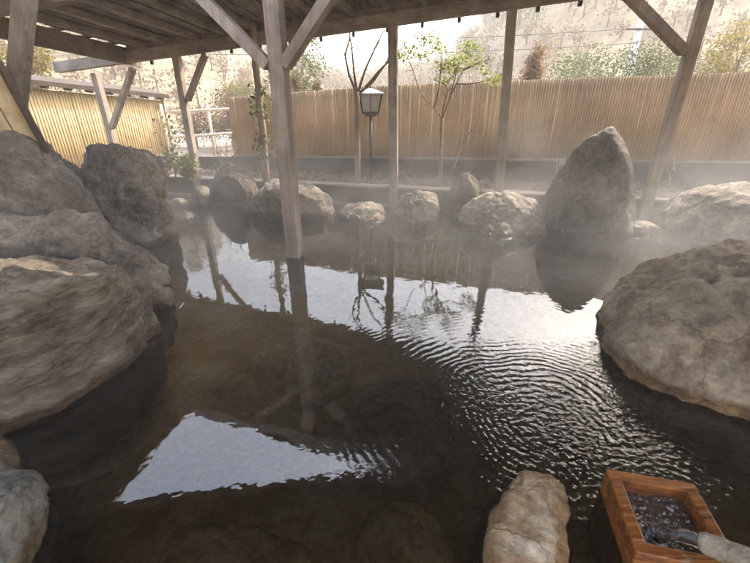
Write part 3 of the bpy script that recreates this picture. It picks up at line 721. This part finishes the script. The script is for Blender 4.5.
# ============================================================ WOODEN BOX AND SPOUT
ZB = 0.12
cA = P(606, 468, ZB); cB = P(694.5, 483, ZB); cD = P(637, 553, ZB); ex = (cB - cA); ey = (cD - cA)
L1 = ex.length; L2 = ey.length; ex.normalize(); ey = (ey - ex * ey.dot(ex)).normalized()
bx = empty('water_box', cA + Vector((0, 0, -ZB)), 'wet orange wooden box frame half above the water at lower right', 'box')
tk = 0.046; zlo = -0.30
def board(a, b, nm):
    m_ = MB(); m_.prism((a.x, a.y, (ZB + zlo) / 2), (b.x, b.y, (ZB + zlo) / 2), tk, ZB - zlo); m_.build(nm, M['box'], bx, bevel=0.006)
hx = ex * (tk / 2); hy = ey * (tk / 2)
board(cA + hy, cA + ex * L1 + hy, 'side_board'); board(cA + ey * L2 - hy, cA + ex * L1 + ey * L2 - hy, 'side_board')
board(cA + hx + ey * tk, cA + hx + ey * (L2 - tk), 'side_board'); board(cA + ex * L1 - hx + ey * tk, cA + ex * L1 - hx + ey * (L2 - tk), 'side_board')
m_ = MB(); cc = cA + ex * L1 / 2 + ey * L2 / 2
m_.prism(cA + ex * (tk + .002) + ey * L2 / 2 + Vector((0, 0, -0.19 - ZB)), cA + ex * (L1 - tk - .002) + ey * L2 / 2 + Vector((0, 0, -0.19 - ZB)), L2 - 2 * tk - .004, 0.02); m_.build('bottom', M['kerb'], bx)
# water in the box: choppy
def boxwater_mat():
    m, t, b = mat('churned_water'); b.inputs['Base Color'].default_value = (0.07, 0.045, 0.03, 1); b.inputs['Roughness'].default_value = 0.06
    b.inputs['IOR'].default_value = 1.45; b.inputs['Specular IOR Level'].default_value = 0.8
    return m
M['boxwater'] = boxwater_mat()
m_ = MB(); G = 60; vs = []
for j in range(G + 1):
    for i in range(G + 1):
        p = cA + ex * (tk + (L1 - 2 * tk) * i / G) + ey * (tk + (L2 - 2 * tk) * j / G)
        h_ = 0.011 * noise.noise(Vector((p.x * 55, p.y * 55, 0))) + 0.006 * noise.noise(Vector((p.x * 130, p.y * 110, 5)))
        vs.append((p.x, p.y, 0.062 + h_))
m_.add(vs, [(j * (G + 1) + i, (j + 1) * (G + 1) + i, (j + 1) * (G + 1) + i + 1, j * (G + 1) + i + 1) for j in range(G) for i in range(G)])
m_.build('box_water', M['boxwater'], bx, smooth=True)
# spout
def spoutpt(px, py, z): return P(px, py, z)
S0 = spoutpt(700, 541, 0.16); S1 = spoutpt(760, 566, 0.20); S2 = spoutpt(860, 610, 0.24)
m_ = MB(); pts = []; rad = []
for i in range(24):
    f_ = i / 23; p = S0.lerp(S1, f_ * 2) if f_ < 0.5 else S1.lerp(S2, f_ * 2 - 1)
    pts.append(p + Vector((0, 0, 0.004 * noise.noise(Vector((i * .7, 0, 0)))))); rad.append((0.034 + 0.012 * f_) * (0.82 if i == 0 else 1) * (1 + 0.08 * noise.noise(Vector((i * .9, 3, 0)))))
m_.tube(pts, rad, 20)
spo = m_.build('stone_spout', M['spout'], smooth=True, loc=S1); tag(spo, 'worn white stone spout entering from the right and pouring into the wooden box', 'spout')
m_ = MB(); pts = []; rad = []
T = spoutpt(648, 536, 0.05)
for i in range(16):
    f_ = i / 15; p = S0.lerp(T, f_); p.z = 0.155 - 0.11 * f_ ** 1.8; pts.append(p + Vector((0, 0, 0.003 * noise.noise(Vector((i * .8, 1, 1))))))
    rad.append(0.022 + 0.006 * math.sin(f_ * 9) * f_)
m_.tube(pts, rad, 14)
def stream_mat():
    m, t, b = mat('running_water'); b.inputs['Base Color'].default_value = (0.9, 0.9, 0.9, 1); b.inputs['Roughness'].default_value = 0.05
    b.inputs['Transmission Weight'].default_value = 1.0; b.inputs['IOR'].default_value = 1.33
    n = noise_node(t, 40, 4, 0.6, objcoord(t)); bump(t, b, n.outputs[0], 0.6, 0.006); return m
tag(m_.build('water_stream', stream_mat(), smooth=True, loc=T), 'clear stream of water falling from the stone spout into the box', 'stream')

# ============================================================ PLANTS
def wob(a, b, n, amt, rr):
    a = Vector(a); b = Vector(b); pts = [a]
    for i in range(1, n): pts.append(a.lerp(b, i / n) + Vector((rr.uniform(-amt, amt), rr.uniform(-amt, amt), rr.uniform(-amt, amt) * 0.5)))
    return pts + [b]
def taper(r0, r1, n): return [r0 + (r1 - r0) * i / n for i in range(n + 1)]
# coppiced bare tree by the lantern
rr = random.Random(11)
y_ = 6.75
t1 = empty('bare_tree', P(358, 184, 0.28), 'slim bare pollarded tree with upright forked branches left of the lantern', 'tree')
m_ = MB(); b0 = P(358, 184, 0.28); fk = Q(357, 92, b0.y)
m_.tube(wob(b0 - Vector((0, 0, .06)), fk, 5, 0.01, rr), taper(0.045, 0.035, 5), 9); m_.build('trunk', M['bark'], t1, smooth=True)
m_ = MB()
for (ax, ay), pth in [((357, 94), [(349, 75), (345, 55), (350, 38), (349, 20)]), ((357, 93), [(354, 72), (352, 50), (349, 30)]), ((358, 92), [(365, 70), (375, 48), (385, 28)]), ((357, 95), [(372, 83), (385, 65), (395, 45)]), ((365, 88), [(380, 70), (392, 58), (405, 45)])]:
    pp = [Q(ax, ay, b0.y)] + [Q(a, b, b0.y + rr.uniform(-.05, .05)) for a, b in pth]
    m_.tube(pp, taper(0.020, 0.007, len(pp) - 1), 7)
    for q in pp[2:]:
        for _ in range(2): m_.tube(wob(q, q + Vector((rr.uniform(-.2, .2), rr.uniform(-.2, .2), rr.uniform(.05, .25))), 3, .01, rr), taper(.006, .002, 3), 4)
m_.build('branch', M['bark'], t1, smooth=True)
# maple
b0 = P(440, 186, 0.28)
t2 = empty('young_maple', b0, 'young maple with forked trunk and small clumps of fresh green leaves', 'tree')
m_ = MB(); fk = Q(442, 118, b0.y)
m_.tube(wob(b0 - Vector((0, 0, .06)), fk, 5, 0.008, rr), taper(0.030, 0.022, 5), 8); m_.build('trunk', M['bark'], t2, smooth=True)
m_ = MB(); lfm = MB(); tips = []
for pth in [[(442, 118), (430, 104), (420, 92), (413, 70), (408, 58)], [(434, 108), (439, 88), (441, 66), (442, 48)], [(442, 118), (450, 98), (456, 84), (463, 70), (474, 62)], [(450, 98), (455, 78), (457, 66)], [(463, 70), (480, 62), (488, 60)], [(442, 114), (448, 90), (444, 84), (434, 80)], [(456, 84), (470, 84), (490, 80), (500, 82)]]:
    pp = [Q(a, b, b0.y + rr.uniform(-.12, .12)) for a, b in pth]; m_.tube(pp, taper(0.011, 0.004, len(pp) - 1), 6); tips += pp[2:]
    for q in pp[1:]:
        for _ in range(3): m_.tube(wob(q, q + Vector((rr.uniform(-.18, .18), rr.uniform(-.18, .18), rr.uniform(-.02, .18))), 3, .01, rr), taper(.004, .0015, 3), 3)
m_.build('branch', M['bark'], t2, smooth=True)
random.seed(21)
for (px, py, r, n) in [(409, 50, .13, 60), (402, 58, .10, 40), (430, 40, .15, 90), (436, 48, .12, 60), (422, 56, .1, 40), (452, 63, .16, 90), (443, 67, .1, 45), (472, 50, .12, 60), (478, 64, .13, 70), (462, 58, .12, 60), (492, 82, .11, 60), (498, 78, .08, 40), (446, 80, .09, 40), (455, 70, .13, 70), (486, 72, .08, 30), (468, 45, .08, 30)]:
    c = Q(px, py, b0.y + random.uniform(-.15, .15))
    for i in range(int(n * 1.5)):
        d = Vector([random.gauss(0, 1) for _ in range(3)]); d.z *= 0.45
        lfm.leaf(c + d * r * 0.6, random.uniform(0.028, 0.05))
lfm.build('crown', M['leaf_green'], t2)
# thin leaning sapling beside the maple
b0 = P(446, 183, 0.28); sp_ = empty('bare_sapling', b0, 'thin bare sapling leaning right beside the young maple', 'sapling')
m_ = MB(); pp = [b0] + [Q(a, b, b0.y) for a, b in ((455, 165), (462, 145), (470, 132), (480, 118), (482, 105))]
m_.tube(pp, taper(.014, .004, 5), 6)
m_.tube([Q(470, 132, b0.y), Q(480, 130, b0.y), Q(482, 120, b0.y)], [.006, .004, .002], 4); m_.tube([Q(462, 145, b0.y), Q(475, 135, b0.y + .05)], [.006, .003], 4); m_.build('stem', M['bark'], sp_, smooth=True)
def twiggy(name, base, h, spread, n, m, label, cat, group=None, leaves=0, lm=None, lr=0.04, seed=1, stems=3, th=0.008):
    rr = random.Random(seed); e = empty(name, base, label, cat, group); m_ = MB(); lf = MB()
    for i in range(stems):
        a = rr.uniform(0, 2 * PI); top = Vector(base) + Vector((math.cos(a) * spread * rr.uniform(.3, 1), math.sin(a) * spread * rr.uniform(.3, 1), h * rr.uniform(.7, 1)))
        pp = wob(base, top, 5, spread * .12, rr); m_.tube(pp, taper(th, th * .3, 5), 5)
        for _ in range(n):
            q = pp[rr.randint(1, 5)]; q2 = q + Vector((rr.uniform(-1, 1) * spread * .5, rr.uniform(-1, 1) * spread * .5, rr.uniform(0.05, .35) * h))
            m_.tube(wob(q, q2, 2, spread * .05, rr), taper(th * .4, th * .12, 2), 3, False)
            for _ in range(leaves):
                random.seed(rr.random()); lf.leaf(q.lerp(q2, rr.uniform(.2, 1)) + Vector((rr.gauss(0, .03), rr.gauss(0, .03), rr.gauss(0, .03))), lr * rr.uniform(.6, 1.2))
    m_.build('stem', m, e)
    if leaves: lf.build('foliage', lm, e)
    return e
twiggy('bare_shrub', P(556, 183, 0.28), 0.75, 0.12, 5, M['bark_pale'], 'pale leafless shrub left of the big pointed boulder against the reed fence', 'shrub', seed=3)
twiggy('bare_shrub', P(668, 186, 0.28), 0.55, 0.18, 5, M['bark_pale'], 'pale leafless shrub right of the leaning right post', 'shrub', seed=5)
twiggy('bare_shrub', P(231, 180, 0.28), 0.75, 0.30, 8, M['bark'], 'bare brown shrub with curving twigs behind the dark pointed rock', 'shrub', seed=6, stems=6, leaves=1, lm=M['leaf_rust'])
twiggy('leafy_shrub', P(176, 178, 0.28), 0.85, 0.30, 8, M['bark'], 'yellow-green shrub at the corner of the yellow wall', 'shrub', seed=7, stems=5, leaves=3, lm=M['leaf_olive'], lr=0.07)
twiggy('low_bush', P(188, 181, 0.28), 0.33, 0.24, 10, M['bark'], 'low green and brown bush at the foot of the left post', 'bush', seed=8, stems=9, leaves=6, lm=M['leaf_olive'], lr=0.06)
twiggy('low_bush', P(165, 180, 0.28), 0.3, 0.2, 10, M['bark'], 'low rust coloured bush beside the tall blocky boulder', 'bush', seed=9, stems=8, leaves=5, lm=M['leaf_rust'], lr=0.05)
# trunk wrapped in ivy, left end of the brown fence
b0 = P(267, 184, 0.28); iv = empty('ivy_trunk_tree', b0, 'dark bare trunk with a little ivy at the left end of the brown fence', 'tree')
m_ = MB(); tp_ = Q(254, 40, b0.y); tp_ = tp_ + (tp_ - b0) * .15
m_.tube(wob(b0 - Vector((0, 0, .05)), tp_, 8, .012, rr), taper(.06, .045, 8), 9); m_.build('trunk', M['bark'], iv, smooth=True)
m_ = MB()
for i in range(260):
    f_ = random.choice([random.uniform(.15, .32), random.uniform(.38, .62)]); p = b0.lerp(tp_, f_); a = random.uniform(0, 2 * PI); r = random.uniform(.05, .16)
    m_.leaf(p + Vector((math.cos(a) * r, math.sin(a) * r - .02, random.uniform(-.05, .05))), random.uniform(.04, .07))
m_.build('ivy', M['leaf_dark'], iv)

# rail fence seen through the gap
rf = empty('rail_fence', (-3.2, 9.5, 0.1), 'pale pole rail fence in the gap left of the brown reed fence', 'fence')
for (l, r_) in (((150, 113), (262, 107)), ((150, 139), (262, 131))):
    m_ = MB(); m_.tube([Q(l[0], l[1], 9.6), Q(r_[0], r_[1], 9.2)], [.028, .028], 8); m_.build('rail', M['bamboo'], rf, smooth=True)
for px in (160, 207, 250):
    p = Q(px, 104, 9.42); m_ = MB(); m_.tube([(p.x, p.y, .1), p], [.035, .033], 8); m_.build('post', M['bamboo'], rf, smooth=True)
# ---------- trees and bushes beyond the fence
GT = 'trees beyond the fence'
def tree(base, h, cr, m, label, seed, n=900, trunk=.06, shape='round', leaf=.12, cat='tree', name='tree', tz=.35):
    rr = random.Random(seed); random.seed(seed); e = empty(name, base, label, cat, GT); b = Vector(base)
    m_ = MB(); m_.tube(wob(b, b + Vector((0, 0, h * .9)), 5, h * .012, rr), taper(trunk, trunk * .25, 5), 7)
    cl = []
    for i in range(26):
        if shape == 'cone':
            z = rr.uniform(tz, 1); rad = cr * (1.05 - z) / (1.05 - tz); a = rr.uniform(0, 2 * PI); c = b + Vector((math.cos(a) * rad * .7, math.sin(a) * rad * .7, h * z)); s = cr * .28
        else:
            d = Vector([rr.gauss(0, 1) for _ in range(3)]).normalized() * rr.uniform(.4, 1); c = b + Vector((d.x * cr, d.y * cr, h * (tz + 1) / 2 + d.z * h * (1 - tz) / 2)); s = cr * .3
        cl.append((c, s)); st = b + Vector((0, 0, max(h * .25, (c.z - b.z) * .65)))
        m_.tube(wob(st, c, 3, cr * .05, rr), taper(trunk * .35, trunk * .08, 3), 4)
    m_.build('trunk', M['bark'], e)
    lf = MB()
    for i in range(n * 3):
        c, s = rr.choice(cl); lf.leaf(c + Vector([rr.gauss(0, 1) * s * .55 for _ in range(3)]), leaf * .55 * rr.uniform(.6, 1.3))
    lf.build('crown', m, e)
def gp(px, Y): 
    v = ray(px, 97); return Vector((v.x * Y / v.y, Y, 0.1))
tree(gp(531, 11), 2.55, .55, M['leaf_orange'], 'orange-brown conifer just above the reed fence right of the fourth post', 41, 1400, shape='cone', leaf=.10)
tree(gp(728, 12), 3.2, 1.1, M['leaf_yellow'], 'yellowish bushy tree above the fence at the right edge', 42, 1500, leaf=.12)
tree(gp(300, 13), 3.3, .9, M['leaf_dark'], 'sparse green tree above the left end of the brown fence', 43, 900, leaf=.13)
tree(gp(297, 10.5), 1.85, .35, M['leaf_rust'], 'small rust conifer peeping over the left end of the brown fence', 44, 800, shape='cone', leaf=.08)
tree(gp(318, 10.8), 1.82, .3, M['leaf_rust'], 'tiny rust conifer over the fence left of the pollarded tree', 45, 700, shape='cone', leaf=.08)
tree(gp(38, 11), 3.1, .8, M['leaf_yellow'], 'yellow-green tree above the yellow wall behind the slanted post', 46, 1300, leaf=.11)
tree(gp(660, 14), 3.0, 1.3, M['leaf_dark'], 'dark green bushy tree above the fence left of the leaning right post', 47, 1600, leaf=.13)
tree(gp(590, 15), 2.9, 1.5, M['leaf_dark'], 'dull green spreading tree above the fence behind the big pointed boulder', 48, 1600, leaf=.14)
tree(gp(228, 12), 1.7, .8, M['leaf_rust'], 'round rust coloured bush behind the rail fence in the gap', 49, 1800, leaf=.09, tz=.05, cat='bush', name='bush')
tree(gp(188, 12.5), 1.35, .7, M['leaf_rust'], 'lower rust bush behind the rail fence near the yellow wall', 50, 1300, leaf=.09, tz=.05, cat='bush', name='bush')
tree(gp(246, 13.5), 1.9, .7, M['leaf_olive'], 'olive bush behind the ivy trunk in the gap', 51, 1200, leaf=.1, tz=.05, cat='bush', name='bush')
# pole and cables
up = Q(628, 76, 20); ut = Q(639, 20, 20)
upo = empty('utility_pole', (up.x, 20, 0.1), 'pale concrete utility pole rising above the reed fence at right', 'pole')
m_ = MB(); m_.tube([(up.x, 20, .1), (up.x, 20, ut.z)], [.19, .13], 12); m_.build('shaft', M['conc_pole'], upo, smooth=True)
m_ = MB(); m_.prism((up.x - .6, 19.86, ut.z - .35), (up.x + .6, 19.86, ut.z - .35), .07, .07); m_.build('crossarm', M['lampmetal'], upo)
m_ = MB()
for dz_ in (0, .55):
    a = Vector((up.x, 19.85, ut.z - .3 - dz_)); b = Vector((-30, 26, 5.6 - dz_)); pts = []
    for i in range(21):
        f_ = i / 20; p = a.lerp(b, f_); p.z -= 1.4 * 4 * f_ * (1 - f_) * .6; pts.append(p)
    m_.tube(pts, [.013] * 21, 4)
tag(m_.build('overhead_cables', M['wire'], loc=(up.x, 20, 0.1)), 'thin dark overhead cables running left from the utility pole', 'cables')

# ---------- pale road and hills
m_ = MB(); m_.add([(-16, 15, .124), (-1, 14, .124), (0, 19, .124), (-22, 21, .124)], [(0, 1, 2, 3)])
tag(m_.build('road', M['road']), 'pale road in the gap beyond the rail fence', kind='structure')
def hillz(x, y):
    az = math.degrees(math.atan2(x, y)); d = math.hypot(x, y)
    def sm(a, b, t): t = max(0, min(1, (t - a) / (b - a))); return t * t * (3 - 2 * t)
    left = 16 * (1 - sm(-26, -5, az)); right = 15.5 * sm(8, 24, az) + 3.5 * sm(3, 12, az)
    el = 2.0 + left + right + 1.6 * noise.noise(Vector((az * .13, 0, 0)))
    f_ = sm(24, 110, d)
    return .1 + f_ * math.tan(R(max(el, .5))) * 100 + f_ * 3.2 * noise.fractal(Vector((x * .05, y * .05, 2)), 1, 2, 4)
m_ = MB(); NX = 130; NY = 60; vs = []
for j in range(NY + 1):
    d = 23 + (190 - 23) * (j / NY) ** 1.3
    for i in range(NX + 1):
        az = R(-68 + 136 * i / NX); x = d * math.sin(az); y = d * math.cos(az); vs.append((x, y, hillz(x, y)))
m_.add(vs, [(j * (NX + 1) + i, (j * (NX + 1) + i + 1), (j + 1) * (NX + 1) + i + 1, (j + 1) * (NX + 1) + i) for j in range(NY) for i in range(NX)])
M['hill'] = simple('winter_hillside', (0.17, 0.13, 0.075), .95, var=.5, scale=.25)
tag(m_.build('hills', M['hill'], smooth=True), 'brown winter hillsides behind the fence', kind='structure')
rr = random.Random(77); random.seed(78)
for nm, mt, cnt, lab, sel in (('bare_wood', M['leaf_rust'], 1500, 'bare brown and pink trees covering the far hillsides', 0), ('evergreen_wood', M['leaf_dark'], 520, 'grey-green evergreens scattered on the far hillsides', 1)):
    m_ = MB()
    k = 0
    while k < cnt:
        az = rr.uniform(-58, 58); d = 24 + 120 * rr.random() ** .8; x = d * math.sin(R(az)); y = d * math.cos(R(az))
        n_ = noise.noise(Vector((x * .045, y * .045, 7)))
        if sel == 1 and n_ < .05: continue
        if sel == 0 and n_ > .25: continue
        k += 1; z = hillz(x, y); hh = rr.uniform(2.0, 4.5) * (1 if d > 50 else .55); cr = hh * .33
        m_.tube([(x, y, z), (x, y, z + hh * .6)], [.08, .04], 3, False)
        for i in range(80):
            m_.leaf((x + rr.gauss(0, cr * .55), y + rr.gauss(0, cr * .55), z + hh * .6 + rr.gauss(0, hh * .2)), rr.uniform(.35, .8) * (d / 80 + .3) * .5)
    tag(m_.build(nm, mt), lab, kind='stuff')

# ============================================================ AIR
def box(name, lo, hi, dens, color, label, noise_=None, aniso=.4):
    m_ = MB(); x0, y0, z0 = lo; x1, y1, z1 = hi
    m_.add([(x0, y0, z0), (x1, y0, z0), (x1, y1, z0), (x0, y1, z0), (x0, y0, z1), (x1, y0, z1), (x1, y1, z1), (x0, y1, z1)],
           [(3, 2, 1, 0), (4, 5, 6, 7), (0, 1, 5, 4), (1, 2, 6, 5), (2, 3, 7, 6), (3, 0, 4, 7)])
    m, t, b = mat(name + '_air'); t.nodes.remove(b); pv = t.nodes.new('ShaderNodeVolumePrincipled')
    pv.inputs['Density'].default_value = dens; pv.inputs['Color'].default_value = (*color, 1); pv.inputs['Anisotropy'].default_value = aniso
    t.links.new(pv.outputs[0], t.nodes['Material Output'].inputs['Volume'])
    if noise_: noise_(t, pv, dens)
    return tag(m_.build(name, m), label, kind='stuff')
box('haze', (-240, -62, -2.2), (240, 250, 90), 0.0036, (.96, .91, .84), 'pale haze in the air over the valley', aniso=.15)

def steam_nodes(t, pv, dens):
    g = t.nodes.new('ShaderNodeNewGeometry'); tc = t.nodes.new('ShaderNodeTexCoord'); mp = t.nodes.new('ShaderNodeMapping')
    mp.inputs['Scale'].default_value = (0.9, 0.9, 1.5); t.links.new(tc.outputs['Object'], mp.inputs['Vector'])
    n = noise_node(t, 1.1, 4, 0.6, mp.outputs[0], 0.8)
    r = ramp(t, n.outputs[0], [(0.40, (0.12,) * 3), (0.68, (1, 1, 1))])
    sx = t.nodes.new('ShaderNodeSeparateXYZ'); t.links.new(tc.outputs['Object'], sx.inputs[0])
    mr = t.nodes.new('ShaderNodeMapRange'); t.links.new(sx.outputs[2], mr.inputs[0])
    mr.inputs[1].default_value = 0.0; mr.inputs[2].default_value = 2.0; mr.inputs[3].default_value = 1.0; mr.inputs[4].default_value = 0.0
    p = t.nodes.new('ShaderNodeMath'); p.operation = 'POWER'; t.links.new(mr.outputs[0], p.inputs[0]); p.inputs[1].default_value = 2.2
    m1 = t.nodes.new('ShaderNodeMath'); m1.operation = 'MULTIPLY'; t.links.new(p.outputs[0], m1.inputs[0]); t.links.new(r.outputs[0], m1.inputs[1])
    m2 = t.nodes.new('ShaderNodeMath'); m2.operation = 'MULTIPLY'; t.links.new(m1.outputs[0], m2.inputs[0]); m2.inputs[1].default_value = dens
    fy = t.nodes.new('ShaderNodeMapRange'); fy.interpolation_type = 'SMOOTHSTEP'; t.links.new(sx.outputs[1], fy.inputs[0])
    fy.inputs[1].default_value = 1.2; fy.inputs[2].default_value = 4.2; fy.inputs[3].default_value = 0.25; fy.inputs[4].default_value = 1.15
    m3 = t.nodes.new('ShaderNodeMath'); m3.operation = 'MULTIPLY'; t.links.new(m2.outputs[0], m3.inputs[0]); t.links.new(fy.outputs[0], m3.inputs[1])
    t.links.new(m3.outputs[0], pv.inputs['Density'])
box('steam', (-3.8, 0.9, 0.006), (5.2, 6.6, 2.0), 0.28, (.97, .96, .95), 'thin white steam drifting over the hot water', steam_nodes, aniso=.5)
